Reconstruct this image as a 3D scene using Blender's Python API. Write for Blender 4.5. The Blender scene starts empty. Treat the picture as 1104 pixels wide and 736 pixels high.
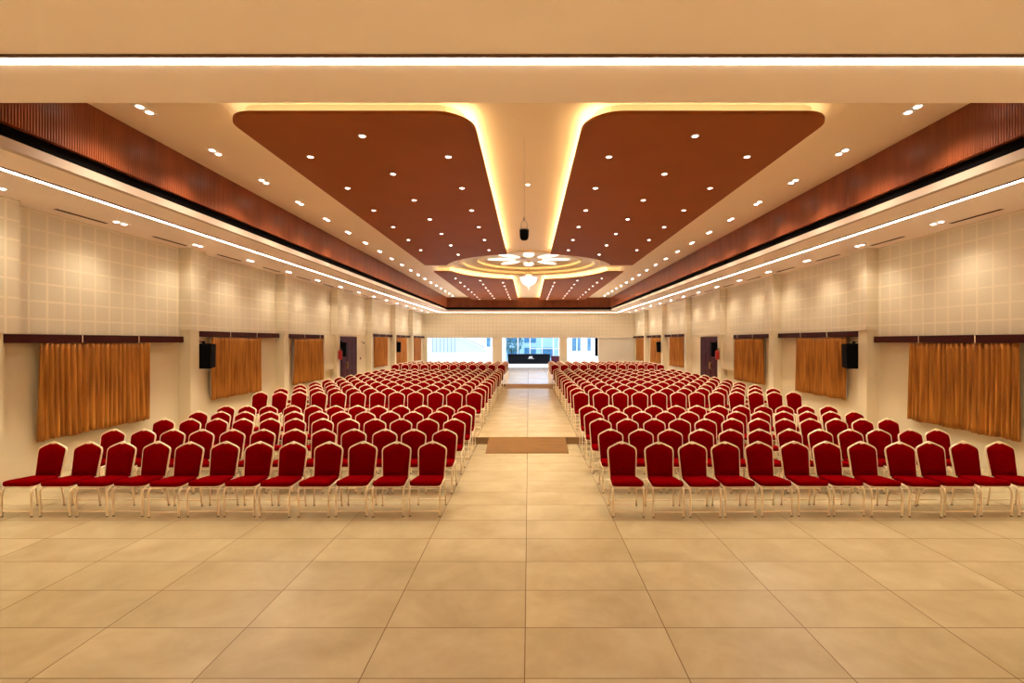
import bpy, bmesh, math, random
from mathutils import Vector, Matrix
random.seed(7)
S = bpy.context.scene
COL = S.collection
PI = math.pi
CAMZ = 2.46
L1, L2 = 0.17, 0.30           # floor levels behind the first and second riser
SOF = 4.80                    # soffit height
TRAY = 5.87                   # tray ceiling height
PANZ = 5.66                   # underside of the brown panels

# ------------------------------------------------------------------ materials
def nodes(m):
    m.use_nodes = True
    return m.node_tree.nodes, m.node_tree.links, m.node_tree.nodes['Principled BSDF']

def mat(name, col, rough=0.6, metal=0.0, vary=0.0, scale=6.0, bump=0.0, coat=0.0, spec=0.5, sheen=0.0, stretch=(1, 1, 1)):
    m = bpy.data.materials.new(name)
    N, K, P = nodes(m)
    P.inputs['Roughness'].default_value = rough
    P.inputs['Metallic'].default_value = metal
    P.inputs['Specular IOR Level'].default_value = spec
    P.inputs['Coat Weight'].default_value = coat
    P.inputs['Coat Roughness'].default_value = 0.15
    P.inputs['Sheen Weight'].default_value = sheen
    tc = N.new('ShaderNodeTexCoord'); mp = N.new('ShaderNodeMapping')
    mp.inputs['Scale'].default_value = stretch
    K.new(tc.outputs['Object'], mp.inputs['Vector'])
    nz = N.new('ShaderNodeTexNoise'); nz.inputs['Scale'].default_value = scale; nz.inputs['Detail'].default_value = 4
    K.new(mp.outputs['Vector'], nz.inputs['Vector'])
    rp = N.new('ShaderNodeValToRGB')
    a = 1 - vary; b = 1 + vary
    rp.color_ramp.elements[0].position = 0.3; rp.color_ramp.elements[1].position = 0.7
    rp.color_ramp.elements[0].color = (col[0]*a, col[1]*a, col[2]*a, 1)
    rp.color_ramp.elements[1].color = (min(1, col[0]*b), min(1, col[1]*b), min(1, col[2]*b), 1)
    K.new(nz.outputs['Fac'], rp.inputs['Fac']); K.new(rp.outputs['Color'], P.inputs['Base Color'])
    if bump:
        bp = N.new('ShaderNodeBump'); bp.inputs['Strength'].default_value = bump; bp.inputs['Distance'].default_value = 0.01
        K.new(nz.outputs['Fac'], bp.inputs['Height']); K.new(bp.outputs['Normal'], P.inputs['Normal'])
    return m

def emit(name, col, strength):
    m = bpy.data.materials.new(name); m.use_nodes = True
    N, K = m.node_tree.nodes, m.node_tree.links
    N.clear()
    e = N.new('ShaderNodeEmission'); e.inputs['Color'].default_value = (*col, 1); e.inputs['Strength'].default_value = strength
    o = N.new('ShaderNodeOutputMaterial'); K.new(e.outputs[0], o.inputs[0])
    return m

def line_mask(N, K, coord, axis, period, offset, width):
    """1 on thin lines every `period` along one axis."""
    sp = N.new('ShaderNodeSeparateXYZ'); K.new(coord, sp.inputs[0])
    a = N.new('ShaderNodeMath'); a.operation = 'SUBTRACT'; K.new(sp.outputs[axis], a.inputs[0]); a.inputs[1].default_value = offset - width/2
    b = N.new('ShaderNodeMath'); b.operation = 'DIVIDE'; K.new(a.outputs[0], b.inputs[0]); b.inputs[1].default_value = period
    c = N.new('ShaderNodeMath'); c.operation = 'FRACT'; K.new(b.outputs[0], c.inputs[0])
    d = N.new('ShaderNodeMath'); d.operation = 'LESS_THAN'; K.new(c.outputs[0], d.inputs[0]); d.inputs[1].default_value = width/period
    return d.outputs[0]

def cell_id(N, K, coord, axis, period, offset):
    sp = N.new('ShaderNodeSeparateXYZ'); K.new(coord, sp.inputs[0])
    a = N.new('ShaderNodeMath'); a.operation = 'SUBTRACT'; K.new(sp.outputs[axis], a.inputs[0]); a.inputs[1].default_value = offset
    b = N.new('ShaderNodeMath'); b.operation = 'DIVIDE'; K.new(a.outputs[0], b.inputs[0]); b.inputs[1].default_value = period
    c = N.new('ShaderNodeMath'); c.operation = 'FLOOR'; K.new(b.outputs[0], c.inputs[0])
    return c.outputs[0]

def mixcol(N, K, fac, a, b, blend='MIX'):
    m = N.new('ShaderNodeMix'); m.data_type = 'RGBA'; m.blend_type = blend
    if isinstance(fac, float): m.inputs[0].default_value = fac
    else: K.new(fac, m.inputs[0])
    for s, v in ((6, a), (7, b)):
        if isinstance(v, tuple): m.inputs[s].default_value = (*v, 1)
        else: K.new(v, m.inputs[s])
    return m.outputs[2]

def floor_mat(name='floor_tile', lo=(.42, .325, .172), hi=(.54, .435, .255), rough=.25):
    m = bpy.data.materials.new(name); N, K, P = nodes(m)
    tc = N.new('ShaderNodeNewGeometry'); co = tc.outputs['Position']
    n1 = N.new('ShaderNodeTexNoise'); n1.inputs['Scale'].default_value = 1.6; n1.inputs['Detail'].default_value = 7; n1.inputs['Roughness'].default_value = .62; n1.inputs['Distortion'].default_value = .3
    ix = cell_id(N, K, co, 0, 1.2, -.03); iy = cell_id(N, K, co, 1, .6, .388)
    cb = N.new('ShaderNodeCombineXYZ'); K.new(ix, cb.inputs[0]); K.new(iy, cb.inputs[1])
    wn = N.new('ShaderNodeTexWhiteNoise'); K.new(cb.outputs[0], wn.inputs['Vector'])
    # every tile carries its own piece of the marbling
    ad = N.new('ShaderNodeVectorMath'); ad.operation = 'MULTIPLY_ADD'
    K.new(wn.outputs['Color'], ad.inputs[0]); ad.inputs[1].default_value = (20, 20, 20); K.new(co, ad.inputs[2])
    K.new(ad.outputs[0], n1.inputs['Vector'])
    rp = N.new('ShaderNodeValToRGB'); rp.color_ramp.elements[0].position = .32; rp.color_ramp.elements[1].position = .7
    rp.color_ramp.elements[0].color = (*lo, 1); rp.color_ramp.elements[1].color = (*hi, 1)
    K.new(n1.outputs['Fac'], rp.inputs['Fac'])
    tint = N.new('ShaderNodeValToRGB'); tint.color_ramp.elements[0].color = (.93, .92, .90, 1); tint.color_ramp.elements[1].color = (1, 1, 1, 1)
    K.new(wn.outputs['Value'], tint.inputs['Fac'])
    c1 = mixcol(N, K, 1.0, rp.outputs['Color'], tint.outputs['Color'], 'MULTIPLY')
    lx = line_mask(N, K, co, 0, 1.2, -.03, .008); ly = line_mask(N, K, co, 1, .6, .388, .008)
    mx = N.new('ShaderNodeMath'); mx.operation = 'MAXIMUM'; K.new(lx, mx.inputs[0]); K.new(ly, mx.inputs[1])
    c2 = mixcol(N, K, mx.outputs[0], c1, (.17, .10, .04))
    K.new(c2, P.inputs['Base Color'])
    r = N.new('ShaderNodeMath'); r.operation = 'MULTIPLY_ADD'; K.new(n1.outputs['Fac'], r.inputs[0]); r.inputs[1].default_value = .02; r.inputs[2].default_value = .19
    P.inputs['Roughness'].default_value = rough
    P.inputs['Specular IOR Level'].default_value = .5
    return m

def acoustic_mat(name, axis, base):
    """Perforated board: faint square fields between plain margins. axis = horizontal axis of the wall."""
    m = bpy.data.materials.new(name); N, K, P = nodes(m)
    g = N.new('ShaderNodeNewGeometry'); co = g.outputs['Position']
    la = line_mask(N, K, co, axis, .312, .02, .036); lb = line_mask(N, K, co, 2, .318, SOF - .03, .036)
    mx = N.new('ShaderNodeMath'); mx.operation = 'MAXIMUM'; K.new(la, mx.inputs[0]); K.new(lb, mx.inputs[1])
    n1 = N.new('ShaderNodeTexNoise'); n1.inputs['Scale'].default_value = .9; n1.inputs['Detail'].default_value = 3; K.new(co, n1.inputs['Vector'])
    field = tuple(c * .87 for c in base)
    f2 = N.new('ShaderNodeValToRGB'); f2.color_ramp.elements[0].position = .3; f2.color_ramp.elements[1].position = .7
    f2.color_ramp.elements[0].color = (*field, 1); f2.color_ramp.elements[1].color = (*[c * .96 for c in base], 1)
    K.new(n1.outputs['Fac'], f2.inputs['Fac'])
    # rows of pin holes
    sx = N.new('ShaderNodeSeparateXYZ'); K.new(co, sx.inputs[0])
    vals = []
    for ax in (axis, 2):
        q = N.new('ShaderNodeMath'); q.operation = 'MULTIPLY'; K.new(sx.outputs[ax], q.inputs[0]); q.inputs[1].default_value = 2*PI/.026
        s = N.new('ShaderNodeMath'); s.operation = 'SINE'; K.new(q.outputs[0], s.inputs[0]); vals.append(s.outputs[0])
    pr = N.new('ShaderNodeMath'); pr.operation = 'ADD'; K.new(vals[0], pr.inputs[0]); K.new(vals[1], pr.inputs[1])
    th = N.new('ShaderNodeMath'); th.operation = 'GREATER_THAN'; K.new(pr.outputs[0], th.inputs[0]); th.inputs[1].default_value = 1.3
    f3 = mixcol(N, K, th.outputs[0], f2.outputs['Color'], tuple(c * .68 for c in base))
    c = mixcol(N, K, mx.outputs[0], f3, base)
    K.new(c, P.inputs['Base Color']); P.inputs['Roughness'].default_value = .75; P.inputs['Specular IOR Level'].default_value = .25
    return m

def curtain_mat():
    m = bpy.data.materials.new('curtain_satin'); N, K, P = nodes(m)
    tc = N.new('ShaderNodeNewGeometry'); mp = N.new('ShaderNodeMapping'); mp.inputs['Scale'].default_value = (9, 9, .7)
    K.new(tc.outputs['Position'], mp.inputs['Vector'])
    nz = N.new('ShaderNodeTexNoise'); nz.inputs['Scale'].default_value = 1.4; nz.inputs['Detail'].default_value = 3; K.new(mp.outputs[0], nz.inputs['Vector'])
    rp = N.new('ShaderNodeValToRGB'); rp.color_ramp.elements[0].position = .3; rp.color_ramp.elements[1].position = .72
    rp.color_ramp.elements[0].color = (.25, .080, .008, 1); rp.color_ramp.elements[1].color = (.56, .225, .034, 1)
    K.new(nz.outputs['Fac'], rp.inputs['Fac']); K.new(rp.outputs['Color'], P.inputs['Base Color'])
    P.inputs['Roughness'].default_value = .45; P.inputs['Specular IOR Level'].default_value = .3
    return m

M = {}
M['floor'] = floor_mat()
M['floor1'] = floor_mat('floor_tile_raised', (.45, .34, .18), (.57, .45, .26), .19)
M['floor2'] = floor_mat('floor_tile_pale', (.58, .52, .46), (.68, .63, .58), .15)
M['wall'] = mat('wall_cream', (.66, .56, .375), .6, vary=.02, scale=1.5)
M['ac_side'] = acoustic_mat('acoustic_board_side', 1, (.72, .62, .45))
M['ac_back'] = acoustic_mat('acoustic_board_back', 0, (.72, .62, .45))
M['soffit'] = mat('soffit_paint', (.93, .81, .74), .55, vary=.015, scale=.8)
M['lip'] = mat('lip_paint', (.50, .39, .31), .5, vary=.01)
M['tray'] = mat('tray_paint', (.86, .70, .50), .5, vary=.015, scale=.8)
M['brown'] = mat('brown_panel', (.300, .082, .018), .6, vary=.05, scale=1.2, spec=.15)
M['slat'] = mat('slat_wood', (.28, .066, .022), .38, vary=.22, scale=3, stretch=(1, 1, .25), coat=.12)
M['black'] = mat('black_gap', (.003, .002, .002), .9, spec=.05)
M['valance'] = mat('valance_wood', (.045, .007, .005), .6, spec=.1, vary=.2, scale=4, stretch=(1, .2, 3))
M['curtain'] = curtain_mat()
M['fabric'] = mat('chair_fabric', (.165, .0004, .0015), .9, vary=.15, scale=45, bump=.2, sheen=.0, spec=.0)
M['gold'] = mat('chair_paint', (.88, .71, .47), .35, vary=.03, coat=.1)
M['rubber'] = mat('black_rubber', (.05, .03, .018), .7)
M['ramp'] = mat('ramp_laminate', (.18, .078, .014), .5, spec=.2, vary=.12, scale=2, stretch=(1, 5, 1))
M['riser'] = mat('riser_tile', (.30, .17, .07), .35, vary=.05)
M['door'] = mat('door_wood', (.060, .006, .008), .5, vary=.25, scale=3, stretch=(1, 4, .4), spec=.1)
M['speaker'] = mat('speaker_black', (.002, .002, .002), .7, spec=.08)
M['grille'] = mat('speaker_grille', (.003, .003, .003), .8, spec=.06, vary=.4, scale=120)
M['red'] = mat('extinguisher_red', (.42, .012, .008), .3, coat=.3)
M['metal'] = mat('grey_metal', (.45, .43, .40), .35, metal=.8)
M['white'] = mat('white_plastic', (.85, .80, .72), .4)
M['facade'] = mat('facade_white', (.86, .89, .95), .7, vary=.02)
M['facade2'] = mat('facade_pale', (.58, .70, .82), .7, vary=.05, scale=.6)
M['railing'] = mat('railing_grey', (.20, .27, .32), .5)
M['roofgrey'] = mat('roof_grey', (.55, .58, .60), .8, vary=.1)
M['bluepane'] = mat('blue_window_pane', (.10, .24, .38), .15, vary=.25, scale=2)
M['frame'] = mat('window_frame_white', (.85, .88, .95), .4)
M['board'] = mat('pale_board', (.62, .56, .46), .5, vary=.04, scale=.7)
M['desk'] = mat('desk_black', (.003, .003, .005), .5, spec=.1)
M['desk2'] = mat('desk_maroon', (.06, .006, .012), .5, spec=.2)
M['gold2'] = mat('chandelier_gold', (.8, .55, .22), .25, metal=.9)
M['cream'] = mat('medallion_cream', (.80, .60, .34), .45, vary=.02)
M['rose'] = mat('rose_pale', (.88, .74, .64), .5)
M['foliage'] = mat('foliage_green', (.16, .30, .26), .8, vary=.5, scale=3)
M['shadowgap'] = mat('slot_frame_and_shade', (.12, .05, .025), .6)  # air slot frames, and painted shade beside the strip lights

E = {}
E['spot'] = emit('spot_lens', (1, .92, .80), 9)
E['spot_s'] = emit('soffit_lens', (1, .92, .80), 9)
E['strip'] = emit('strip_diffuser', (1, .88, .68), 10)
E['cove'] = emit('cove_led', (1, .76, .36), 17)
E['cove_lo'] = emit('cove_led_dim', (1, .78, .42), 4.5)
E['cove_in'] = emit('cove_led_medallion', (1, .74, .38), 3.5)
E['petal'] = emit('petal_glow', (1, .88, .66), 1.0)
E['crystal'] = emit('lit_crystal', (1, .93, .80), .8)

def crystal_glass():
    m = bpy.data.materials.new('crystal_glass'); N, K, P = nodes(m)
    P.inputs['Base Color'].default_value = (1, .93, .8, 1); P.inputs['Roughness'].default_value = .05
    P.inputs['Emission Color'].default_value = (1, .88, .66, 1); P.inputs['Emission Strength'].default_value = .35
    return m
M['crystal'] = crystal_glass()

# ------------------------------------------------------------------ mesh helpers
class MB:
    def __init__(s): s.v = []; s.f = []; s.smooth = []
    def add(s, vs, fs, sm=False):
        o = len(s.v); s.v += [tuple(v) for v in vs]
        for f in fs: s.f.append(tuple(i + o for i in f)); s.smooth.append(sm)
    def box(s, x0, x1, y0, y1, z0, z1):
        if x0 > x1: x0, x1 = x1, x0
        v = [(x0,y0,z0),(x1,y0,z0),(x1,y1,z0),(x0,y1,z0),(x0,y0,z1),(x1,y0,z1),(x1,y1,z1),(x0,y1,z1)]
        s.add(v, [(3,2,1,0),(4,5,6,7),(0,1,5,4),(1,2,6,5),(2,3,7,6),(3,0,4,7)])
        return s
    def prism(s, pts, z0, z1):
        """pts counter-clockwise in xy"""
        n = len(pts)
        v = [(x, y, z0) for x, y in pts] + [(x, y, z1) for x, y in pts]
        s.add(v, [tuple(range(n-1, -1, -1)), tuple(range(n, 2*n))] + [(i, (i+1) % n, n + (i+1) % n, n + i) for i in range(n)])
        return s
    def tube(s, path, r, seg=8, caps=True, close=False):
        P = [Vector(p) for p in path]; n = len(P); rings = []
        up = None
        for i in range(n):
            if close: t = (P[(i+1) % n] - P[i-1])
            else: t = P[min(i+1, n-1)] - P[max(i-1, 0)]
            t.normalize()
            if up is None:
                a = Vector((0, 0, 1)) if abs(t.z) < .9 else Vector((1, 0, 0))
                up = (a - t*a.dot(t)).normalized()
            else:
                up = (up - t*up.dot(t)).normalized()
            sd = t.cross(up); rr = r[i] if isinstance(r, (list, tuple)) else r
            rings.append([P[i] + up*rr*math.cos(2*PI*k/seg) + sd*rr*math.sin(2*PI*k/seg) for k in range(seg)])
        vs = [p for ring in rings for p in ring]; fs = []
        for i in range(n if close else n-1):
            a = i*seg; b = ((i+1) % n)*seg
            for k in range(seg): fs.append((a+k, a+(k+1) % seg, b+(k+1) % seg, b+k))
        s.add(vs, fs, True)
        if caps and not close:
            s.add(rings[0], [tuple(range(seg-1, -1, -1))]); s.add(rings[-1], [tuple(range(seg))])
        return s
    def lathe(s, prof, seg=24, c=(0, 0, 0), cap=True):
        """prof: list of (r, z)"""
        vs = []; n = len(prof)
        for r, z in prof:
            for k in range(seg): vs.append((c[0]+r*math.cos(2*PI*k/seg), c[1]+r*math.sin(2*PI*k/seg), c[2]+z))
        fs = []
        for i in range(n-1):
            for k in range(seg): fs.append((i*seg+k, i*seg+(k+1) % seg, (i+1)*seg+(k+1) % seg, (i+1)*seg+k))
        s.add(vs, fs, True)
        if cap:
            s.add(vs[:seg], [tuple(range(seg-1, -1, -1))]); s.add(vs[-seg:], [tuple(range(seg))])
        return s
    def mesh(s, name, m):
        me = bpy.data.meshes.new(name); me.from_pydata(s.v, [], s.f)
        me.polygons.foreach_set('use_smooth', s.smooth)
        me.materials.append(m); me.update()
        return me
    def build(s, name, m, parent=None, loc=(0, 0, 0), bevel=0.0):
        o = bpy.data.objects.new(name, s.mesh(name, m)); COL.objects.link(o); o.location = loc
        if parent is not None: o.parent = parent
        if bevel:
            b = o.modifiers.new('edge', 'BEVEL'); b.width = bevel; b.segments = 2; b.limit_method = 'ANGLE'
        return o

def empty(name, loc=(0, 0, 0), rz=0):
    o = bpy.data.objects.new(name, None); COL.objects.link(o); o.location = loc; o.rotation_euler = (0, 0, rz); o.empty_display_size = .1
    return o
def tag(o, label, cat, group=None, kind=None):
    o['label'] = label; o['category'] = cat
    if group: o['group'] = group
    if kind: o['kind'] = kind
    return o
def struct(o, label=None, cat=None):
    o['kind'] = 'structure'
    if label: o['label'] = label
    if cat: o['category'] = cat
    return o
def dup(root, loc, rz=0, name=None):
    r = root.copy(); COL.objects.link(r); r.location = loc; r.rotation_euler = (0, 0, rz)
    for ch in list(root.children):
        c = ch.copy(); COL.objects.link(c); c.parent = r
        for g in ch.children:
            d = g.copy(); COL.objects.link(d); d.parent = c
    return r
ORD = ['first','second','third','fourth','fifth','sixth','seventh','eighth','ninth','tenth','eleventh','twelfth','thirteenth','fourteenth','fifteenth','sixteenth','seventeenth','eighteenth','nineteenth','twentieth','twenty-first']
def side_word(s): return 'left' if s < 0 else 'right'

WX = 8.80       # recessed wall face
PX = 8.50       # pier face
BY = 38.4       # back wall
TX = 6.31       # tray edge
TY0, TY1 = 4.55, 35.9
R1Y, R2Y = 11.13, 23.6
FRONT = -4.0
# ------------------------------------------------------------------ floor
fl = MB().box(-9.1, 9.1, FRONT-.2, R1Y+.05, -.25, 0).build('floor', M['floor'])
struct(fl, 'beige marbled floor tiles in large rectangles', 'floor')
MB().box(-9.1, 9.1, R1Y, R2Y+.05, -.2, L1).build('raised_floor', M['floor1'], fl)
MB().box(-9.1, 9.1, R1Y-.012, R1Y, 0, L1-.022).build('riser', M['riser'], fl)
MB().box(-9.1, 9.1, R1Y-.028, R1Y, L1-.022, L1+.0005).build('nosing', M['riser'], fl)
MB().box(-9.1, 9.1, R2Y, BY+.02, -.2, L2).build('raised_floor', M['floor2'], fl)
MB().box(-12, 12, BY+.02, 46.2, -.2, L2-.001).build('foyer_floor', M['facade'], fl)
MB().box(-9.1, 9.1, R2Y-.012, R2Y, L1, L2-.02).build('riser', M['riser'], fl)
MB().box(-9.1, 9.1, R2Y-.025, R2Y, L2-.02, L2+.0005).build('nosing', M['riser'], fl)

def ramp(x0, x1, y0, y1, z0, z1, label):
    m = MB()
    v = [(x0,y0,z0),(x1,y0,z0),(x1,y1,z0),(x0,y1,z0),(x0,y0,z0+.012),(x1,y0,z0+.012),(x1,y1,z1),(x0,y1,z1)]
    m.add(v, [(3,2,1,0),(4,5,6,7),(0,1,5,4),(1,2,6,5),(2,3,7,6),(3,0,4,7)])
    o = m.build('ramp', M['ramp']); tag(o, label, 'ramp')
    return o
ramp(-.95, .88, 10.2, R1Y-.03, 0, L1-.004, 'wooden ramp in the aisle at the first floor rise')
ramp(-1.17, 1.17, 22.76, R2Y-.027, L1, L2-.004, 'narrow brown ramp far down the aisle at the second rise')

# ------------------------------------------------------------------ walls
PIER0, PITCH, PD = 7.20, 4.46, .30
piers = [PIER0 + PITCH*k for k in range(-2, 7)]      # 7.20, 11.66, 16.12, 20.58, 25.04, 29.5, 33.96
def panel_bottom(y):
    return 2.59 if y < 11.6 else (2.74 if y < 25 else 2.89)
def fl_at(y): return 0 if y < R1Y else (L1 if y < R2Y else L2)
for s in (-1, 1):
    w = MB().box(s*WX, s*(WX+.3), FRONT-.2, BY+.3, -.2, SOF+.3).build('wall_' + side_word(s), M['wall'])
    struct(w, 'cream side wall of piers and bays with acoustic boards above', 'wall')
    bounds = [FRONT] + piers + [BY]
    for k, y in enumerate(piers):
        MB().box(s*PX, s*(WX+.01), y, y+PD, fl_at(y), SOF+.01).build('pier', M['wall'], w)
        MB().box(s*(PX-.03), s*(WX+.01), y-.025, y+PD+.22, panel_bottom(y), SOF+.02).build('pier_board', M['ac_side'], w)
    for a, b in zip(bounds[:-1], bounds[1:]):
        MB().box(s*(WX-.035), s*(WX+.01), a, b, panel_bottom(a+.1 if a > 0 else 0)+.002, SOF+.02).build('acoustic_board', M['ac_side'], w)
    # boxed-out ledge before the door pier
    MB().box(s*(WX-.18), s*(WX+.01), 19.55, 20.58, 1.24, 2.74).build('wall_boxing', M['wall'], w)

# back wall with three openings (x ranges from the photo)
wb = MB()
HB = 2.80
T = .25
wb.box(-9.1, 9.1, BY, BY+T, HB, SOF+.3)
wb.box(-9.1, -8.42, BY, BY+T, -.1, HB); wb.box(-3.0, -2.2, BY, BY+T, -.1, HB); wb.box(2.55, 3.2, BY, BY+T, -.1, HB); wb.box(8.70, 9.1, BY, BY+T, -.1, HB)
wbo = wb.build('wall_back', M['wall']); struct(wbo, 'far end wall with three wide openings under acoustic boards', 'wall')
MB().box(-8.79, 8.79, BY-.04, BY+.01, HB-.01, SOF).build('acoustic_board', M['ac_back'], wbo)
MB().box(-8.42, -3.0, BY+.02, BY+.16, HB-.05, HB+.0).build('opening_head', M['frame'], wbo)
MB().box(-2.2, 2.55, BY+.02, BY+.16, HB-.05, HB+.0).build('opening_head', M['frame'], wbo)
MB().box(3.2, 8.70, BY+.02, BY+.16, HB-.05, HB+.0).build('opening_head', M['frame'], wbo)
# wall behind the viewer
wf = MB().box(-9.1, 9.1, FRONT-.2, FRONT, -.1, SOF+.3).build('wall_front', M['lip']); struct(wf)

# pale sliding board closing most of the right opening
bd = empty('room_divider', (5.75, BY+.12, L2)); tag(bd, 'pale board closing the outer part of the right end opening', 'partition')
MB().box(0, 2.93, -.03, .03, .02, HB-L2-.02).build('board', M['board'], bd)
MB().box(-.24, -.02, -.05, .05, .95, HB-L2-.03).build('dark_jamb', M['black'], bd)
MB().box(-.02, .06, -.045, .045, .02, HB-L2-.02).build('edge_frame', M['frame'], bd)

# ------------------------------------------------------------------ ceiling
def ceil_with_hole(x0, x1, y0, y1, z, cx, cy, r, n=72):
    bm = bmesh.new()
    es = []
    o = [bm.verts.new((x, y, z)) for x, y in ((x0, y0), (x1, y0), (x1, y1), (x0, y1))]
    for i in range(4): es.append(bm.edges.new((o[i], o[(i+1) % 4])))
    c = [bm.verts.new((cx + r*math.cos(2*PI*i/n), cy + r*math.sin(2*PI*i/n), z)) for i in range(n)]
    for i in range(n): es.append(bm.edges.new((c[i], c[(i+1) % n])))
    bmesh.ops.triangle_fill(bm, use_beauty=True, edges=es)
    me = bpy.data.meshes.new('ceiling'); bm.to_mesh(me); bm.free()
    return me
CX, CY, CR = 0.0, 20.55, 3.6
me = ceil_with_hole(-6.6, 6.6, TY0-.2, TY1+.2, TRAY, CX, CY, 3.05); me.materials.append(M['tray'])
ce = bpy.data.objects.new('ceiling', me); COL.objects.link(ce); struct(ce, 'cream tray ceiling over the hall with brown panels and a round medallion', 'ceiling')
MB().box(-7, 7, TY0-.5, TY1+.5, 6.25, 6.35).build('roof_slab', M['tray'], ce)
# soffit ring
MB().box(-9.1, 9.1, FRONT-.2, TY0, SOF, SOF+.12).build('soffit', M['soffit'], ce)
for s in (-1, 1):
    MB().box(s*(TX+.1), s*9.1, TY0, BY+.2, SOF, SOF+.12).build('soffit', M['soffit'], ce)
MB().box(-TX-.1, TX+.1, TY1+.1, BY+.2, SOF, SOF+.12).build('soffit', M['soffit'], ce)
LIPT, GAPT = 4.925, 5.11
for s in (-1, 1):
    MB().box(s*TX, s*(TX+.1), TY0, TY1+.1, SOF+.0, LIPT).build('lip', M['lip'], ce)
    MB().box(s*(TX+.09), s*(TX+.2), TY0, TY1+.1, LIPT-.003, GAPT).build('gap_shade', M['black'], ce)  # black colour stands in for the shade inside the open slot
MB().box(-TX, TX, TY1, TY1+.1, SOF+.0, LIPT).build('lip', M['lip'], ce)
MB().box(-TX, TX, TY1+.09, TY1+.2, LIPT-.003, GAPT).build('gap_shade', M['black'], ce)
MB().box(-TX-.2, TX+.2, TY0-.1, TY0, SOF+.01, TRAY).build('lip', M['lip'], ce)
# slatted fascia: a corrugated face
def slats(p0, p1, inward, z0, z1, pitch=.036, depth=.014):
    d = Vector(p1) - Vector(p0); L = d.length; d.normalize(); n = int(L/pitch); nv = Vector(inward)
    vs = []; fs = []
    pts = []
    for i in range(n):
        t = i*pitch
        for u, w in ((0, depth), (.68, depth), (.72, 0), (.97, 0)): pts.append((t + u*pitch, w))
    pts.append((L, 0))
    for t, w in pts:
        p = Vector(p0) + d*t + nv*w
        vs += [(p.x, p.y, z0), (p.x, p.y, z1)]
    for i in range(len(pts)-1): fs.append((2*i, 2*i+2, 2*i+3, 2*i+1))
    m = MB(); m.add(vs, fs)
    return m
for s in (-1, 1):
    slats((s*(TX+.02), TY0, 0), (s*(TX+.02), TY1, 0), (-s, 0, 0), GAPT, TRAY).build('slatted_fascia', M['slat'], ce)
    MB().box(s*(TX+.02), s*(TX+.1), TY0, TY1, GAPT, TRAY).build('fascia_backing', M['slat'], ce)
slats((-TX, TY1+.02, 0), (TX, TY1+.02, 0), (0, -1, 0), GAPT, TRAY).build('slatted_fascia', M['slat'], ce)
for s in (-1, 1):
    MB().box(s*(TX-.01), s*(TX+.2), TY1-.0, TY1+.2, GAPT, TRAY+.05).build('fascia_corner', M['slat'], ce)
    MB().box(s*(TX-.01), s*(TX+.2), TY1+.02, TY1+.2, LIPT-.003, GAPT).build('gap_shade', M['black'], ce)
MB().box(-TX, TX, TY1+.02, TY1+.1, GAPT, TRAY).build('fascia_backing', M['slat'], ce)

# medallion: stepped round recess
md = MB()
md.lathe([(3.08, TRAY-.012), (2.86, TRAY-.012), (2.86, TRAY+.004), (3.05, TRAY+.004), (3.05, TRAY+.12), (2.28, TRAY+.12), (2.28, TRAY+.136), (2.45, TRAY+.136), (2.45, TRAY+.24), (.01, TRAY+.24)], 72, (CX, CY, 0), cap=False)
md.build('medallion', M['cream'], ce)
for rr_, zz_ in ((3.09, TRAY-.006), (2.29, TRAY+.118)):
    rim = MB()
    rim.tube([(CX+rr_*math.cos(a*PI/36), CY+rr_*math.sin(a*PI/36), zz_) for a in range(72)], .028, 6, close=True)
    rim.build('medallion_rim', M['cream'], ce)

# brown dropped panels with cove light
def arc(cx, cy, r, a0, a1, n):
    return [(cx + r*math.cos(math.radians(a0 + (a1-a0)*i/n)), cy + r*math.sin(math.radians(a0 + (a1-a0)*i/n))) for i in range(n+1)]
XI, XO = .80, 4.36
def front_outline():
    r = .42; p = []
    p += arc(XO-r, 6.53+r, r, -90, 0, 8)                    # outer front corner
    p += [(XO, 19.5)]
    xa = math.sqrt(CR**2 - (CY-19.5)**2)
    a_start = math.degrees(math.atan2(19.5-CY, xa)); a_end = math.degrees(math.atan2(-math.sqrt(CR**2-XI**2), XI))
    p += arc(CX, CY, CR, a_start, a_end, 22)
    p += arc(XI+.55, 6.53+.55, .55, 180, 270, 8)
    return p
def back_outline():
    p = []
    xa = math.sqrt(CR**2 - (21.35-CY)**2)
    a_end = math.degrees(math.atan2(21.35-CY, xa)); a_start = math.degrees(math.atan2(math.sqrt(CR**2-XI**2), XI))
    p += arc(CX, CY, CR, a_start, a_end, 22)
    p += [(XO, 21.35), (XO, TY1+.01), (XI, TY1+.01)]
    return p
def area(p): return sum(p[i][0]*p[(i+1) % len(p)][1] - p[(i+1) % len(p)][0]*p[i][1] for i in range(len(p)))/2
def inset(p, d):
    n = len(p); out = []
    for i in range(n):
        a, b, c = Vector(p[i-1]), Vector(p[i]), Vector(p[(i+1) % n])
        e1 = (b-a).normalized(); e2 = (c-b).normalized()
        n1 = Vector((-e1.y, e1.x)); n2 = Vector((-e2.y, e2.x)); m = (n1+n2)
        if m.length < 1e-6: m = n1
        m.normalize(); k = d/max(.35, m.dot(n1)); q = b + m*k; out.append((q.x, q.y))
    return out
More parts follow.
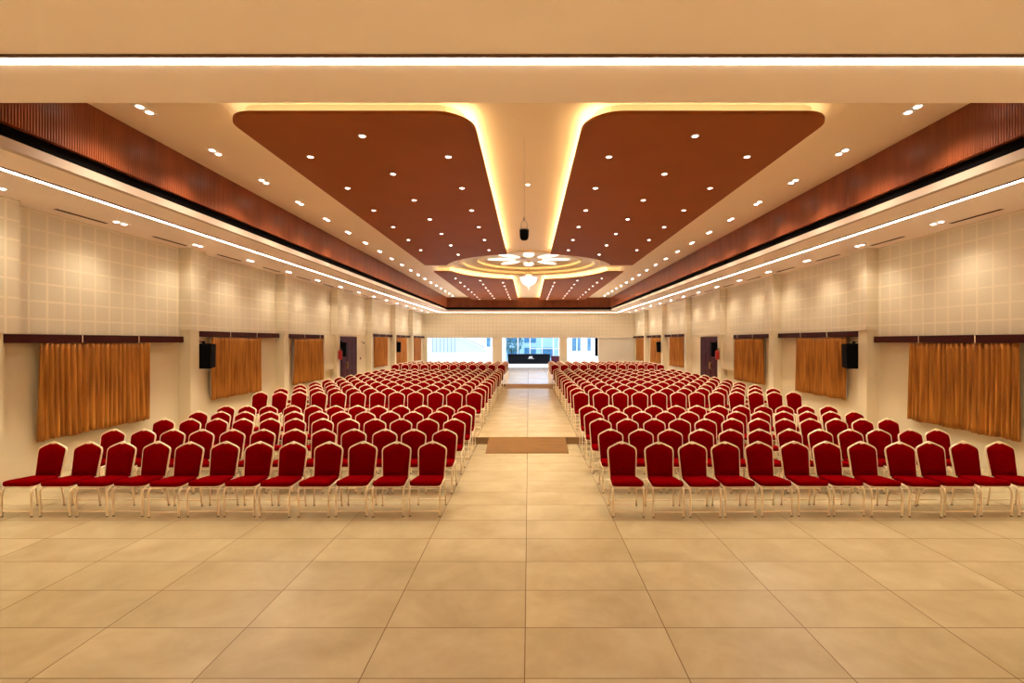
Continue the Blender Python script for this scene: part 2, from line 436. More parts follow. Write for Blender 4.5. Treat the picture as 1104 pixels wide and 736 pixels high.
for s in (-1, 1):
    for nm, ol in (('front', front_outline()), ('back', back_outline())):
        p = [(s*x, y) for x, y in ol]
        if area(p) < 0: p.reverse()
        MB().prism(p, PANZ, PANZ+.05).build('brown_panel', M['brown'], ce)
        q = inset(p, .16)
        MB().prism(q, PANZ+.05, TRAY+.002).build('panel_carcass', M['tray'], ce)
        a, b = inset(p, .06), inset(p, .10); n = len(p)
        for key, test in (('cove', lambda x, y: abs(x) < XO-.5 and y > 6.7), ('cove_lo', lambda x, y: abs(x) >= XO-.5 or y <= 6.7)):
            m = MB()
            for i in range(n):
                j = (i+1) % n
                mx_, my_ = (a[i][0]+a[j][0])/2, (a[i][1]+a[j][1])/2
                if my_ > TY1-.3: continue
                if test(mx_, my_): m.add([(*a[i], PANZ+.056), (*a[j], PANZ+.056), (*b[j], PANZ+.056), (*b[i], PANZ+.056)], [(0,1,2,3)])
            if m.f:
                m.build('cove_light', E[key], ce)
# rings of cove light lying on the ledges of the medallion
for r0, r1, zz_ in ((2.90, 2.96, TRAY+.008), (2.32, 2.38, TRAY+.140)):
    m = MB()
    for k in range(72):
        a0, a1 = k*PI/36, (k+1)*PI/36
        m.add([(CX+r*math.cos(a), CY+r*math.sin(a), zz_) for r, a in ((r0, a0), (r1, a0), (r1, a1), (r0, a1))], [(0,1,2,3)])
    m.build('cove_light', E['cove_in'], ce)
# ------------------------------------------------------------------ flower light and chandelier
fz = TRAY+.235
fw = empty('flower_ceiling_light', (CX, CY, fz)); tag(fw, 'eight-petal glowing flower light in the round ceiling medallion', 'ceiling light')
for k in range(8):
    a = k*PI/4
    m = MB(); pts = []
    n = 14
    for i in range(n+1):
        t = i/n; r = .60 + 1.22*t; w = .23*math.sin(PI*min(1, t*.93+.07))**.75
        pts.append((r, w))
    prof = pts + [(r, -w) for r, w in reversed(pts)]
    ca, sa = math.cos(a), math.sin(a)
    q = [(r*ca - w*sa, r*sa + w*ca) for r, w in prof]
    if area(q) < 0: q.reverse()
    m.prism(q, -.03, .0).build('petal', E['petal'], fw)
MB().lathe([(.60, 0), (.60, -.03), (.45, -.06), (.2, -.07), (.01, -.09)], 32, cap=False).build('centre_rose', M['rose'], fw)
ch = empty('chandelier', (CX, CY, fz-.08)); tag(ch, 'crystal bowl chandelier hanging below the flower light', 'chandelier')
MB().lathe([(.01, 0), (.09, 0), (.10, -.03), (.04, -.06), (.01, -.06)], 20, cap=False).build('ceiling_cap', M['gold2'], ch)
MB().tube([(0, 0, -.05), (0, 0, -.48)], .014, 8).build('rod', M['gold2'], ch)
MB().lathe([(.08, -.48), (.14, -.50), (.16, -.57), (.10, -.61), (.02, -.61)], 24, cap=False).build('crown', M['gold2'], ch)
m = MB()
for k in range(20):
    a = 2*PI*k/20
    m.tube([(.10*math.cos(a), .10*math.sin(a), -.60), (.16*math.cos(a), .16*math.sin(a), -.70), (.34*math.cos(a), .34*math.sin(a), -.735)], .008, 5)
m.build('crystal_strands', M['crystal'], ch)
MB().lathe([(.05, -.715), (.30, -.72), (.365, -.73), (.375, -.78), (.34, -.88), (.27, -.99), (.17, -1.07), (.07, -1.12), (.02, -1.14)], 36, cap=False).build('crystal_bowl', E['crystal'], ch)
m = MB()
for zr, rr in ((-.76, .372), (-.87, .352), (-.97, .295), (-1.06, .195)):
    n = int(rr*70)
    for k in range(n):
        a = 2*PI*k/n
        m.lathe([(.002, -.016), (.012, 0), (.002, .016)], 5, (rr*math.cos(a), rr*math.sin(a), zr), cap=False)
o = m.build('crystal_beads', M['crystal'], ch); o['kind'] = 'stuff'
m = MB(); m.lathe([(.01, -1.13), (.04, -1.16), (.05, -1.20), (.03, -1.25), (.004, -1.28)], 16, cap=False); m.build('finial', M['crystal'], ch)

# pendant speaker on a wire
pn = empty('pendant_speaker', (-.075, 7.8, 4.16)); tag(pn, 'black cup-shaped pendant hanging on a thin wire below the centre channel', 'speaker')
MB().lathe([(.01, 0), (.045, .004), (.068, .03), (.075, .08), (.079, .18), (.01, .18)], 28, cap=False).build('housing', M['speaker'], pn)
MB().lathe([(.0795, .172), (.083, .176), (.083, .184), (.01, .184)], 28, cap=False).build('rim', M['metal'], pn)
m = MB(); m.tube([(.055*math.cos(t), 0, .255 + .06*math.sin(t)*1.25) for t in [PI*i/8 for i in range(-2, 11)]], .004, 6)
m.tube([(.05, 0, .19), (.055, 0, .24)], .004, 6); m.tube([(-.05, 0, .19), (-.055, 0, .24)], .004, 6)
m.build('hanger_ring', M['metal'], pn)
MB().tube([(0, 0, .33), (0, 0, .36), (0, 0, .375), (0, 0, .40)], [.012, .018, .012, .003], 8).build('hook', M['metal'], pn)
MB().tube([(0, 0, .38), (0, 0, TRAY-4.16)], .0025, 5).build('wire', M['metal'], pn)

# ------------------------------------------------------------------ downlights
def lamp(parent, power, size_deg, col=(1, .87, .68), z=-.03, loc=(0, 0), blend=1, rad=.04):
    l = bpy.data.lights.new('downlight_beam', 'SPOT'); l.energy = power; l.spot_size = math.radians(size_deg); l.spot_blend = blend
    l.color = col; l.shadow_soft_size = rad
    o = bpy.data.objects.new('beam', l); COL.objects.link(o); o.parent = parent; o.location = (loc[0], loc[1], z)
    return o
def round_light(r=.042):
    t = empty('downlight')
    MB().lathe([(r+.022, 0), (r+.022, -.008), (r+.003, -.012), (r+.003, 0)], 20, cap=False).build('trim_ring', M['white'], t)
    MB().lathe([(r, -.006), (r*.7, -.014), (.002, -.017)], 20, cap=False).build('lens', E['spot'], t)
    lamp(t, SPOTW, 120)
    return t
def twin_light(key, w, ang=125):
    t = empty('twin_downlight')
    m = MB().box(-.075, .075, -.16, .16, -.010, 0); m.build('housing', M['white'], t, bevel=.004)
    for y in (-.085, .085):
        MB().lathe([(.046, -.011), (.032, -.019), (.002, -.023)], 18, (0, y, 0), cap=False).build('lens', E[key], t)
    lamp(t, w, ang, z=-.05, rad=.08)
    return t
SPOTW = 64; TWINW = 138; SOFW = 48
proto = round_light(); used = [False]
rows_front = {'A': (1.39, [2.51+.512*k for k in range(6)]), 'B': (2.59, [2.255+.512*k for k in range(7)]), 'C': (3.78, [2.51+.512*k for k in range(6)])}
rows_back = {'A': (1.39, [7.86+.512*k for k in range(7)]), 'B': (2.55, [7.6+.512*k for k in range(7)]), 'C': (3.70, [7.34+.512*k for k in range(8)])}
rown = {'A': 'aisle-side row', 'B': 'middle row', 'C': 'wall-side row'}
H2 = PANZ - CAMZ
for s in (-1, 1):
    for where, rr in (('front', rows_front), ('rear', rows_back)):
        for key, (x, zs) in rr.items():
            for i, zz in enumerate(zs):
                o = proto if not used[0] else dup(proto, (0, 0, 0)); used[0] = True
                o.location = (s*x, zz*H2, PANZ)
                tag(o, f'round downlight {ORD[i]} along the {rown[key]} of the {where} brown panel, {side_word(s)} half', 'ceiling light', 'round downlights in the brown ceiling panels')
                if o is not proto: lamp(o, SPOTW, 120) if not any(c.type == 'LIGHT' for c in o.children) else None
o = dup(proto, (-.02, 10.07, TRAY)); tag(o, 'single bright downlight in the cream centre channel between the brown panels', 'ceiling light')
tp = twin_light('spot', TWINW); first = True
for s in (-1, 1):
    for k in range(19):
        o = tp if first else dup(tp, (0, 0, 0)); first = False
        o.location = (s*5.64, 6.81 + 1.535*k, TRAY)
        tag(o, f'twin downlight, {ORD[k]} from the front along the {side_word(s)} edge of the tray ceiling', 'ceiling light', 'twin downlights along the tray edges')
tp2 = twin_light('spot_s', SOFW); first = True
for s in (-1, 1):
    for k in range(-3, 15):
        o = tp2 if first else dup(tp2, (0, 0, 0)); first = False
        o.location = (s*8.05, 7.0 + 2.14*k, SOF)
        tag(o, f'twin downlight, {ORD[k+3]} along the low soffit over the {side_word(s)} wall', 'ceiling light', 'twin downlights in the side soffits')

fill_twin = twin_light('spot_s', 620, 75); first = True  # unseen fill lamps, added so floor bounce brightens the near ceiling
for yy in (-2.6, -.8):
    for xx in (-6.2, -3.1, 0, 3.1, 6.2):
        o = fill_twin if first else dup(fill_twin, (0, 0, 0)); first = False
        o.location = (xx, yy, SOF)
        tag(o, 'added unseen twin downlight behind the viewer, fill for the lowered ceiling', 'ceiling light', 'added fill downlights behind the viewer')
# strip lights
def strip(name, x0, x1, y0, y1, dark, label):
    t = empty(name, ((x0+x1)/2, (y0+y1)/2, SOF))
    cx, cy = t.location.x, t.location.y
    MB().box(x0-cx, x1-cx, y0-cy, y1-cy, -.012, -.001).build('diffuser', E['strip'], t)
    dx0, dx1, dy0, dy1 = dark
    MB().box(dx0-cx, dx1-cx, dy0-cy, dy1-cy, -.012, -.001).build('slot_shade', M['shadowgap'], t)  # dark-coloured strip paints in the shadow of the light's recess
    tag(t, label, 'strip light')
strip('strip_light', -WX, WX, 3.81, 3.90, (-WX, WX, 3.775, 3.81), 'long white strip light running across the lowered ceiling overhead')
for s in (-1, 1):
    a, b = sorted((s*7.09, s*7.17)); c, d = sorted((s*7.05, s*7.09))
    strip('strip_light', a, b, 3.90, 37.2, (c, d, 3.9, 37.2), f'long strip light along the low soffit above the {side_word(s)} wall')
strip('strip_light', -7.17, 7.17, 37.2, 37.28, (-7.17, 7.17, 37.16, 37.2), 'strip light crossing the soffit at the far end wall')
# air slots
sp = empty('air_slot')
MB().box(-.035, .035, -.5, .5, -.006, .001).build('frame', M['shadowgap'], sp)
MB().box(-.018, .018, -.48, .48, -.010, -.005).build('blade', M['black'], sp)
first = True
for s in (-1, 1):
    for k in range(14):
        o = sp if first else dup(sp, (0, 0, 0)); first = False
        o.location = (s*8.36, 8.69 + 2.14*k, SOF)
        tag(o, f'dark air slot, {ORD[k]} from the front in the {side_word(s)} soffit', 'air vent', 'air slots in the soffits')

# ------------------------------------------------------------------ curtains, valances, windows, speakers
def curtain_mesh(L, H, seed):
    rnd = random.Random(seed); n = int(L/.012); rows = 14
    ph = [rnd.uniform(0, 6.28) for _ in range(4)]
    vs = []; fs = []
    for j in range(rows+1):
        v = j/rows
        for i in range(n+1):
            u = i/n*L
            w = u + .03*math.sin(u*2.3+ph[0]) + .022*math.sin(u*5.1+ph[1]) + .02*v*math.sin(u*3+ph[2])
            d = .042*math.sin(w*2*PI/.105) + .016*math.sin(w*2*PI/.31+ph[3])*v + .008*math.sin(w*2*PI/.06)
            z = H*(1-v) + .010*math.sin(u*9+ph[1])*v
            vs.append((d*(.75+.35*v), u + .02*v*math.sin(u*4+ph[2]), z))
    for j in range(rows):
        for i in range(n): 
            a = j*(n+1)+i; fs.append((a, a+1, a+n+2, a+n+1))
    m = MB(); m.add(vs, fs, True)
    return m
bays = [(7.2, 0), (11.66, 1), (16.12, 2), (25.04, 4), (29.5, 5), (33.96, 6)]
bayname = {0: 'nearest bay before the front row', 1: 'second bay', 2: 'third bay, before the door', 4: 'first bay beyond the door', 5: 'second bay beyond the door', 6: 'last bay by the end wall'}
wn = 0
for s in (-1, 1):
    for y, k in bays:
        f = fl_at(y+1); top = panel_bottom(y+.1)
        y0 = y + 1.02; L = 2.36
        zb = f + .69; zt = top - .162
        c = curtain_mesh(L, zt-zb, k*7+s).build('curtain', M['curtain'])
        c.location = (s*(WX-.13), y0, zb)
        so = c.modifiers.new('thick', 'SOLIDIFY'); so.thickness = .006
        tag(c, f'golden brown pleated curtain, {side_word(s)} wall, {bayname[k]}', 'curtain', 'golden curtains along the side walls')
        yA, yB = y + PD + .02, min(y + PITCH - .06, BY-.05)
        v = empty('valance', (s*(WX-.10), (yA+yB)/2, top-.155))
        hl = (yB-yA)/2
        MB().box(-.07, .07, -hl, hl, 0, .15).build('board', M['valance'], v, bevel=.004)
        for jy in (-hl+1.45, -hl+2.75):
            MB().box(-.073, .073, jy-.009, jy+.009, -.004, .148).build('joint_strip', M['gold'], v)
        tag(v, f'dark wooden valance above the curtain, {side_word(s)} wall, {bayname[k]}', 'valance', 'dark valances above the curtains')
        wn += 1
        w = empty(f'window_{wn}', (s*(WX-.012), y0+L/2, zb+.12)); struct(w, 'white framed window behind the curtain', 'window')
        hh = zt-zb-.16
        MB().box(-.012, .012, -L/2+.28, L/2-.24, 0, hh).build('pane', M['bluepane'], w)
        m = MB(); wa = -L/2 + (.13 if k in (1, 2) else .24)
        for a0, a1, b0, b1 in ((wa, wa+.06, 0, hh), (L/2-.26, L/2-.20, 0, hh), (wa, L/2-.20, -.05, 0), (wa, L/2-.20, hh, hh+.05), (-.04, .02, 0, hh)):
            m.box(-.025, .025, a0, a1, b0, b1)
        m.build('window_frame', M['frame'], w)
    # double door
    y0, y1 = 20.93, 23.55
    d = empty(f'door_{1 if s<0 else 2}', (s*(WX-.03), (y0+y1)/2, L1)); struct(d, f'dark red double door in the {side_word(s)} wall', 'door')
    hw = (y1-y0)/2; H = 2.52
    m = MB().box(-.05, .05, -hw, -hw+.08, 0, H); m.box(-.05, .05, hw-.08, hw, 0, H); m.box(-.05, .05, -hw, hw, H-.08, H); m.build('door_frame', M['door'], d, bevel=.004)
    for q in (-1, 1):
        a, b = (-hw+.08, -.004) if q < 0 else (.004, hw-.08)
        lf = MB().box(-.03, .03, a, b, .01, H-.08).build('door_leaf', M['door'], d, bevel=.003)
        pm = MB()
        wL = b-a
        for col in (0, 1):
            for z0_, z1_ in ((.15, .95), (1.08, 1.75), (1.87, 2.32)):
                ya = a + .09 + col*(wL/2-.03); pm.box(-s*.045, -s*.028, ya, ya+wL/2-.15, z0_, z1_)
        pm.build('raised_panels', M['door'], lf)
        MB().tube([(-s*.04, q*.07, 1.0), (-s*.09, q*.07, 1.02), (-s*.09, q*.07, 1.28), (-s*.04, q*.07, 1.30)], .011, 8).build('handle', M['gold2'], lf)
    # loudspeakers on the far faces of piers
    for k, (y, wh) in enumerate(((11.66, 'nearest pier behind the first curtain'), (20.58, 'pier in front of the dark red door'), (29.5, 'pier far down the hall'))):
        sp_ = empty('loudspeaker', (s*8.44, y+PD+.22, 1.75 if y < 15 else 1.77)); tag(sp_, f'black loudspeaker on the {side_word(s)} wall, {wh}', 'speaker', 'black wall loudspeakers')
        m = MB(); h = .66
        v8 = [(-.17,-.13,0),(.17,-.13,0),(.13,.13,.03),(-.13,.13,.03),(-.205,-.16,h),(.205,-.16,h),(.15,.13,h-.02),(-.15,.13,h-.02)]
        m.add(v8, [(3,2,1,0),(4,5,6,7),(0,1,5,4),(1,2,6,5),(2,3,7,6),(3,0,4,7)]); m.build('cabinet', M['speaker'], sp_, bevel=.012)
        g = MB(); g.add([(-.15,-.142,.03),(.15,-.142,.03),(.182,-.168,h-.04),(-.182,-.168,h-.04),(-.15,-.13,.03),(.15,-.13,.03),(.182,-.156,h-.04),(-.182,-.156,h-.04)], [(0,1,2,3),(7,6,5,4),(0,4,5,1),(1,5,6,2),(2,6,7,3),(3,7,4,0)])
        g.build('grille', M['grille'], sp_)
        m = MB().box(-.03+s*.1, .03+s*.1, -.02, .02, h-.06, h+.06); m.tube([(s*.1, 0, h+.04), (s*.2, -.05, h+.05), (s*.36, -.05, h+.05)], .014, 6)
        m.build('bracket', M['speaker'], sp_)
    # extinguisher on the pier in front of the door
    ex = empty('fire_extinguisher', (s*(PX-.10), 20.66, 1.66)); tag(ex, f'red fire extinguisher hung on the {side_word(s)} pier before the door', 'fire extinguisher', 'red fire extinguishers on the door piers')
    MB().lathe([(.02, 0), (.075, .0), (.085, .02), (.085, .33), (.07, .38), (.03, .41), (.025, .43)], 20).build('cylinder', M['red'], ex)
    m = MB().lathe([(.028, .43), (.028, .47)], 12); m.box(-.02, .09, -.012, .012, .47, .485); m.box(-.02, .08, -.012, .012, .50, .512); m.build('valve', M['rubber'], ex)
    MB().tube([(.03, 0, .45), (.10, 0, .42), (.115, 0, .30), (.11, 0, .12)], .012, 6).build('hose', M['rubber'], ex)
    MB().box(min(0, s*.09), max(0, s*.105), -.03, .03, .25, .29).build('bracket', M['metal'], ex)
# small fittings by the left door
sw = MB().box(-.008, .008, -.05, .05, -.06, .06).build('light_switch', M['rubber'], None, (-(WX-.012), 24.2, 1.58), bevel=.003); tag(sw, 'small dark switch plate on the left wall beyond the door', 'switch')
cm = empty('wall_lamp', (-(WX-.03), 24.2, 2.44)); tag(cm, 'small bent fitting high on the left wall beyond the door', 'fitting')
MB().tube([(0, 0, 0), (.12, 0, .02), (.16, 0, -.03)], .012, 6).build('arm', M['metal'], cm)
MB().lathe([(.01, .03), (.035, .02), (.04, -.02), (.01, -.05)], 12, (.17, 0, -.05), cap=False).build('head', M['rubber'], cm)

# ------------------------------------------------------------------ chairs
def rounded(path, n=4, f=.35):
    """round the inner corners of a polyline"""
    P = [Vector(p) for p in path]; out = [P[0]]
    for i in range(1, len(P)-1):
        a, b, c = P[i-1], P[i], P[i+1]
        d = min((a-b).length, (c-b).length)*f
        p0 = b + (a-b).normalized()*d; p2 = b + (c-b).normalized()*d
        for k in range(n+1):
            t = k/n; out.append(p0*(1-t)**2 + b*2*t*(1-t) + p2*t*t)
    out.append(P[-1]); return out
def by(z): return .195 + (z-.43)*.17
HW = [(.45, .192), (.60, .199), (.75, .207), (.80, .209), (.832, .205), (.853, .190), (.875, .152), (.897, .104), (.919, .053), (.931, .016)]
def make_chair():
    t = empty('banquet_chair')
    # seat cushion, domed, slightly wider at the front
    m = MB(); ring = []
    W0, W1, Y0, Y1, r = .222, .198, -.245, .185, .06
    for cx_, cy_, a0 in ((W0-r, Y0+r, -90), (W1-r, Y1-r, 0), (-(W1-r), Y1-r, 90), (-(W0-r), Y0+r, 180)):
        ring += arc(cx_, cy_, r, a0, a0+90, 4)
    n = len(ring); lv = [(.96, .428), (1.0, .440), (1.0, .472), (.97, .488), (.86, .498), (.55, .503)]
    vs = [(x*k, (y+.03)*k-.03, z - .028*max(0, ((y+.03)*k+.18)/.40)*(1 if z > .45 else 0)) for k, z in lv for x, y in ring]
    fs = [(j*n+i, j*n+(i+1) % n, (j+1)*n+(i+1) % n, (j+1)*n+i) for j in range(len(lv)-1) for i in range(n)]
    fs += [tuple(range(n-1, -1, -1)), tuple((len(lv)-1)*n+i for i in range(n))]
    m.add(vs, fs, True); m.build('seat', M['fabric'], t)
    m = MB(); m.tube([(x*.93, (y+.03)*.93-.03, .420) for x, y in ring], .011, 6, close=True); m.build('seat_frame', M['gold'], t)
    # backrest pad following the frame
    out = [(w-.006, z) for z, w in HW]
    out = [(.178, .448)] + out + [(0, .922)] + [(-w, z) for w, z in reversed(out)] + [(-.178, .448)]
    n = len(out); cz = .67
    lv = [(.90, .030), (.985, .018), (1.0, .0), (.985, -.018), (.90, -.034), (.5, -.042)]
    m = MB(); vs = []
    for k, d in lv:
        for x, z in out:
            zz = cz + (z-cz)*(1-(1-k)*.9); vs.append((x*k, by(zz)+d, zz))
    fs = [(j*n+i, (j+1)*n+i, (j+1)*n+(i+1) % n, j*n+(i+1) % n) for j in range(len(lv)-1) for i in range(n)]
    fs += [tuple(range(n)), tuple((len(lv)-1)*n+i for i in range(n-1, -1, -1))]
    m.add(vs, fs, True); m.build('backrest', M['fabric'], t)
    # back frame
    fr = [(w, by(z), z+.006) for z, w in HW]
    path = [(.188, by(.40), .40)] + fr + [(0, by(.945), .943)] + [(-x, y, z) for x, y, z in reversed(fr)] + [(-.188, by(.40), .40)]
    m = MB(); m.tube(path, .0125, 7); m.tube([(-.185, by(.437), .437), (.185, by(.437), .437)], .009, 6)
    m.build('back_frame', M['gold'], t)
    m = MB(); m.box(-.030, .030, by(.915)-.024, by(.915)+.024, .898, .930); m.build('handle', M['gold'], t, bevel=.008)
    # legs
    for s in (-1, 1):
        p = rounded([(s*.203, .16, .425), (s*.212, -.17, .415), (s*.214, -.235, .37), (s*.210, -.228, .012)], 4, .5)
        lg = MB().tube(p, .0135, 7).build('leg', M['gold'], t)
        MB().lathe([(.013, 0), (.0145, .003), (.014, .013), (.008, .015)], 8, (s*.210, -.228, 0)).build('rubber_foot', M['rubber'], lg)
        lg = MB().tube([(s*.190, by(.43), .43), (s*.196, .20, .30), (s*.208, .232, .012)], .0125, 7).build('leg', M['gold'], t)
        MB().lathe([(.013, 0), (.0145, .003), (.014, .013), (.008, .015)], 8, (s*.208, .232, 0)).build('rubber_foot', M['rubber'], lg)
    MB().tube([(-.210, -.230, .075), (.210, -.230, .075)], .010, 6).build('stretcher', M['gold'], t)
    MB().tube([(-.206, .224, .085), (.206, .224, .085)], .0075, 6).build('stretcher', M['gold'], t)
    return t
chair = make_chair()
rows = [6.74, 7.75, 8.85, 9.80, 10.72] + [12.16 + 1.045*k for k in range(11)] + [24.72 + 1.0*k for k in range(5)]
COLS_L = [-1.460 - .5195*k for k in range(12)]
COLS_R = [1.420 + .5155*k for k in range(12)]
rowlab = ['front row'] + [f'{ORD[i]} row' for i in range(1, 21)]
seatlab = ['aisle seat'] + [f'{ORD[i]} seat from the aisle' for i in range(1, 11)] + ['wall-end seat']
far = []
first = True; count = 0
rnd = random.Random(3)
sources = {}
for ri, y in enumerate(rows):
    for s, cols in ((-1, COLS_L), (1, COLS_R)):
        for ci, x in enumerate(cols):
            z = fl_at(y)
            jx, jy, jr = rnd.gauss(0, .010), rnd.gauss(0, .012), rnd.gauss(0, .018)
            rowshift = rnd.gauss(0, .0)
            if ri < 12 or (ri == 12 and ci < 6):
                if first: o = chair; first = False
                else:
                    o = dup(chair, (0, 0, 0))
                    if ri > 2:
                        for c in list(o.children):
                            for g in list(c.children): bpy.data.objects.remove(g)
                o.location = (x+jx, y+jy, z); o.rotation_euler = (0, 0, jr)
                tag(o, f'red and cream banquet chair, {rowlab[ri]}, {side_word(s)} block, {seatlab[ci]}', 'chair', 'red banquet chairs in rows')
                count += 1
            else: far.append((x+jx, y+jy, z, jr))
# the chairs beyond the three hundred nearest: one mesh per material
fo = empty('banquet_chairs', (0, 0, 0)); 
tag(fo, 'distant rows of red banquet chairs at the far end of the hall', 'chairs', kind='stuff')
parts = [(c.name.split('.')[0], c.data) for c in chair.children if c.type == 'MESH']
chair_parts = {}
for nm, key in (('seats', 'seat'), ('backrests', 'backrest'), ('frames', None)):
    vs = []; fs = []; 
    src = [d for n_, d in parts if (n_ == key if key else n_ not in ('seat', 'backrest'))]
    m = MB()
    for (x, y, z, r) in far:
        cr, sr = math.cos(r), math.sin(r)
        for d in src:
            m.add([(v.co.x*cr - v.co.y*sr + x, v.co.x*sr + v.co.y*cr + y, v.co.z + z) for v in d.vertices], [tuple(p.vertices) for p in d.polygons], True)
    ob = m.build({'seats': 'chair_seats', 'backrests': 'chair_backs', 'frames': 'chair_frames'}[nm], M['gold'] if key is None else M['fabric'], fo)
    ob['kind'] = 'stuff'

# ------------------------------------------------------------------ foyer and outside
FY = 46.0
wo = MB()
wo.box(-12, -9.75, FY, FY+.25, 0, 6.0); wo.box(-9.75, -3.72, FY, FY+.25, 0, 1.28); wo.box(-9.75, -3.72, FY, FY+.25, 3.3, 6.0)
wo.box(-3.72, -2.35, FY, FY+.25, 0, 6.0); wo.box(-2.35, 3.0, FY, FY+.25, 3.3, 6.0); wo.box(3.0, 4.2, FY, FY+.25, 0, 6.0)
wo.box(4.2, 6.35, FY, FY+.25, 0, 1.52); wo.box(4.2, 6.35, FY, FY+.25, 3.3, 6.0); wo.box(6.35, 12, FY, FY+.25, 0, 6.0)
o = wo.build('wall_foyer', M['facade']); struct(o, 'white far wall of the bright foyer beyond the end openings', 'wall')
for s in (-1, 1):
    o = MB().box(s*11.8, s*12, BY+.3, FY, 0, 4.2).build('wall_foyer_' + side_word(s), M['facade']); struct(o)
# glazed front in the middle
g = empty('window_20', (0.3, FY+.1, L2)); struct(g, 'blue tinted glazed front behind the reception counter', 'window')
m = MB()
for x in (-2.65+.03, -1.35-.3+.28, .13-.3, 1.33-.3, 2.45-.3, 2.67):
    m.box(x-.05, x+.05, -.06, .06, 0, 3.0)
m.box(-2.65, 2.7, -.06, .06, 2.94, 3.02); m.box(-.1, 2.7, -.05, .05, 1.42, 1.48); m.box(-2.65, 2.7, -.05, .05, 0, .1)
m.build('window_frame', M['frame'], g)
gl = bpy.data.materials.new('tinted_glass'); N, K, P = nodes(gl)
P.inputs['Base Color'].default_value = (.50, .66, .76, 1); P.inputs['Roughness'].default_value = .02; P.inputs['Transmission Weight'].default_value = 1; P.inputs['IOR'].default_value = 1.02
MB().box(-2.65, 2.7, -.006, .006, .1, 2.94).build('pane', gl, g)
# left window
g = empty('window_21', (-6.73, FY+.1, 1.28)); struct(g, 'wide white framed foyer window with outdoor stairs beyond', 'window')
m = MB(); m.box(-3.02, 3.02, -.06, .06, 0, .07); m.box(-3.02, -2.93, -.06, .06, 0, 2.02)
m.box(2.93, 3.02, -.06, .06, 0, 2.02)
m.build('window_frame', M['frame'], g)
# right window pairs
g = empty('window_22', (5.27, FY+.1, 1.52)); struct(g, 'white foyer wall window of two blue panes', 'window')
MB().box(-1.07, 1.07, -.02, .02, 0, 1.78).build('pane', M['bluepane'], g)
m = MB()
for a, b in ((-1.07, -.98), (-.52, -.44), (-.12, .55), (.90, 1.07)): m.box(a, b, -.06, .06, 0, 1.78)
m.build('window_frame', M['frame'], g)

# black reception counter
dk = empty('reception_counter', (0.05, 44.9, L2)); tag(dk, 'black reception counter with a small white emblem at the end of the aisle', 'counter')
MB().box(-2.05, 2.0, -.25, .35, .0, .90).build('body', M['desk'], dk, bevel=.01)
MB().box(-2.12, 2.07, -.32, .40, .90, .95).build('top', M['desk'], dk, bevel=.008)
m = MB()
for x0_, z0_, w_, h_ in ((-.02, .58, .10, .12), (.10, .58, .05, .16), (.18, .58, .12, .10), (.20, .70, .07, .04), (-.14, .50, .62, .018), (-.06, .545, .40, .014)):
    m.box(x0_, x0_+w_, -.258, -.25, z0_, z0_+h_)
m.build('emblem', M['white'], dk)
dk2 = empty('side_table', (2.6, 45.0, L2)); tag(dk2, 'low dark maroon table beside the black counter', 'table')
MB().box(-.45, .45, -.3, .3, .68, .76).build('top', M['desk2'], dk2, bevel=.01)
MB().box(-.42, .42, -.27, .27, .08, .68).build('body', M['desk2'], dk2)
MB().box(-.40, .40, -.24, .24, 0, .08).build('plinth', M['desk'], dk2)

# outside ground and neighbouring buildings
gnd = MB().box(-60, 60, FY+.3, 120, -1.2, -1.0).build('ground_outside', M['roofgrey']); struct(gnd)
nb = empty('neighbour_building', (-9.5, 50, -1)); tag(nb, 'pale building with sloping stair parapet seen through the left foyer window', 'building')
MB().box(-8, 6.2, 3, 9, 0, 9).build('wall', M['facade'], nb)
m = MB(); m.add([(-4.5,2.6,2.0),(4.6,2.6,2.0),(4.6,2.6,2.5),(-1.2,2.6,5.2),(-4.5,2.6,3.2),(-4.5,3,2.0),(4.6,3,2.0),(4.6,3,2.5),(-1.2,3,5.2),(-4.5,3,3.2)], [(0,1,2,3,4),(9,8,7,6,5),(0,5,6,1),(1,6,7,2),(2,7,8,3),(3,8,9,4),(4,9,5,0)])
m.build('stair_parapet', M['facade2'], nb)
m = MB()
for i in range(9):
    x = -2.2 + i*.42; m.box(x, x+.06, 2.35, 2.41, 2.2, 4.6)
m.tube([(-4.4, 2.4, 3.4), (-1.2, 2.4, 5.35), (4.5, 2.4, 2.8)], .05, 6); m.tube([(-4.4, 2.4, 4.6), (1.6, 2.4, 4.6)], .04, 6)
m.build('railing', M['railing'], nb)
w = MB().box(4.7, 5.9, 2.9, 3, 2.9, 6.5).build('window', M['bluepane'], nb)
MB().box(5.25, 5.33, 2.84, 2.9, 2.9, 6.5).build('mullion', M['frame'], w)
hb = empty('office_building', (1.0, 64, -1)); tag(hb, 'hazy blue glazed building seen through the glass behind the counter', 'building')
MB().box(-7, 8, 0, 8, 0, 14).build('wall', M['facade2'], hb)
for i in range(6):
    for j in range(4):
        if (i*3+j*5) % 7 == 0: continue
        x = -6.2 + i*2.3; z = 1.2 + j*2.1
        w = MB().box(x, x+1.6, -.06, .02, z, z+1.4).build('window', M['bluepane'], hb)
tr = empty('tree', (-1.9, 51.5, -1)); tag(tr, 'soft green tree outside the glass left of the counter', 'tree')
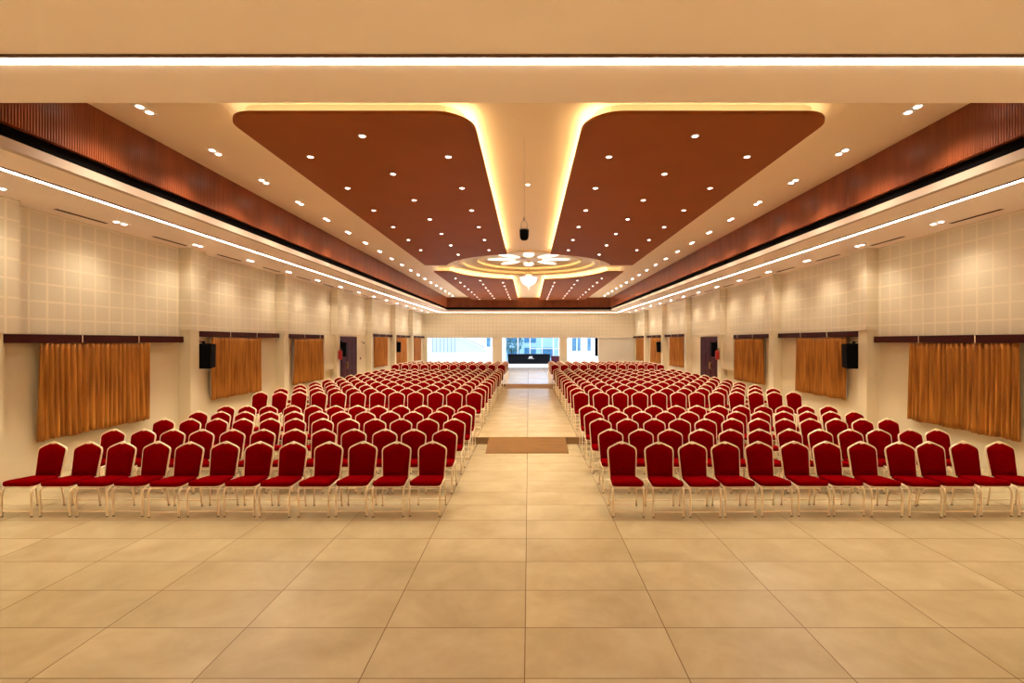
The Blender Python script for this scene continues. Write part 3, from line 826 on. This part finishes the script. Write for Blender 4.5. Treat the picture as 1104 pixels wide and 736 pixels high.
MB().tube([(0, 0, 0), (.05, 0, 1.5), (-.05, 0, 2.6)], [.14, .10, .05], 8).build('trunk', M['desk2'], tr)
m = MB(); rr = random.Random(5)
for i in range(420):
    a = rr.uniform(0, 2*PI); u = rr.uniform(-1, 1); q = rr.uniform(.5, 1)**.5
    c = Vector((1.3*q*math.cos(a)*math.sqrt(1-u*u), 1.1*q*math.sin(a)*math.sqrt(1-u*u), 3.6 + 1.5*q*u))
    e1 = Vector((rr.uniform(-1, 1), rr.uniform(-1, 1), rr.uniform(-1, 1))).normalized()*.17; e2 = e1.cross(Vector((rr.uniform(-1, 1), rr.uniform(-1, 1), 1))).normalized()*.09
    m.add([c-e1, c+e2, c+e1, c-e2], [(0,1,2,3)])
m.build('foliage', M['foliage'], tr)

# ------------------------------------------------------------------ world, sun, camera
W = bpy.data.worlds.new('sky'); S.world = W; W.use_nodes = True
bg = W.node_tree.nodes['Background']; bg.inputs['Color'].default_value = (.68, .82, 1, 1); bg.inputs['Strength'].default_value = 1.25
sun = bpy.data.lights.new('sun', 'SUN'); sun.energy = .8; sun.angle = .1; sun.color = (1, .98, .95)
so = bpy.data.objects.new('sun', sun); COL.objects.link(so); so.rotation_euler = (math.radians(38), math.radians(12), 0)

cam = bpy.data.cameras.new('camera'); co = bpy.data.objects.new('camera', cam); COL.objects.link(co)
co.location = (0, 0, CAMZ); co.rotation_euler = (math.radians(90), 0, 0)
cam.sensor_fit = 'HORIZONTAL'; cam.sensor_width = 36; cam.lens = 36*500/1104; cam.shift_x = -18/1104; cam.shift_y = 0
cam.clip_start = .05; cam.clip_end = 300
S.camera = co
S.view_settings.view_transform = 'Standard'; S.view_settings.look = 'None'; S.view_settings.exposure = 1.12; S.view_settings.gamma = 1
S.view_settings.use_curve_mapping = False
try:
    S.cycles.use_denoising = True; S.cycles.max_bounces = 8; S.cycles.diffuse_bounces = 5; S.cycles.glossy_bounces = 3
    S.cycles.sample_clamp_indirect = 6; S.cycles.use_light_tree = True
except Exception: pass
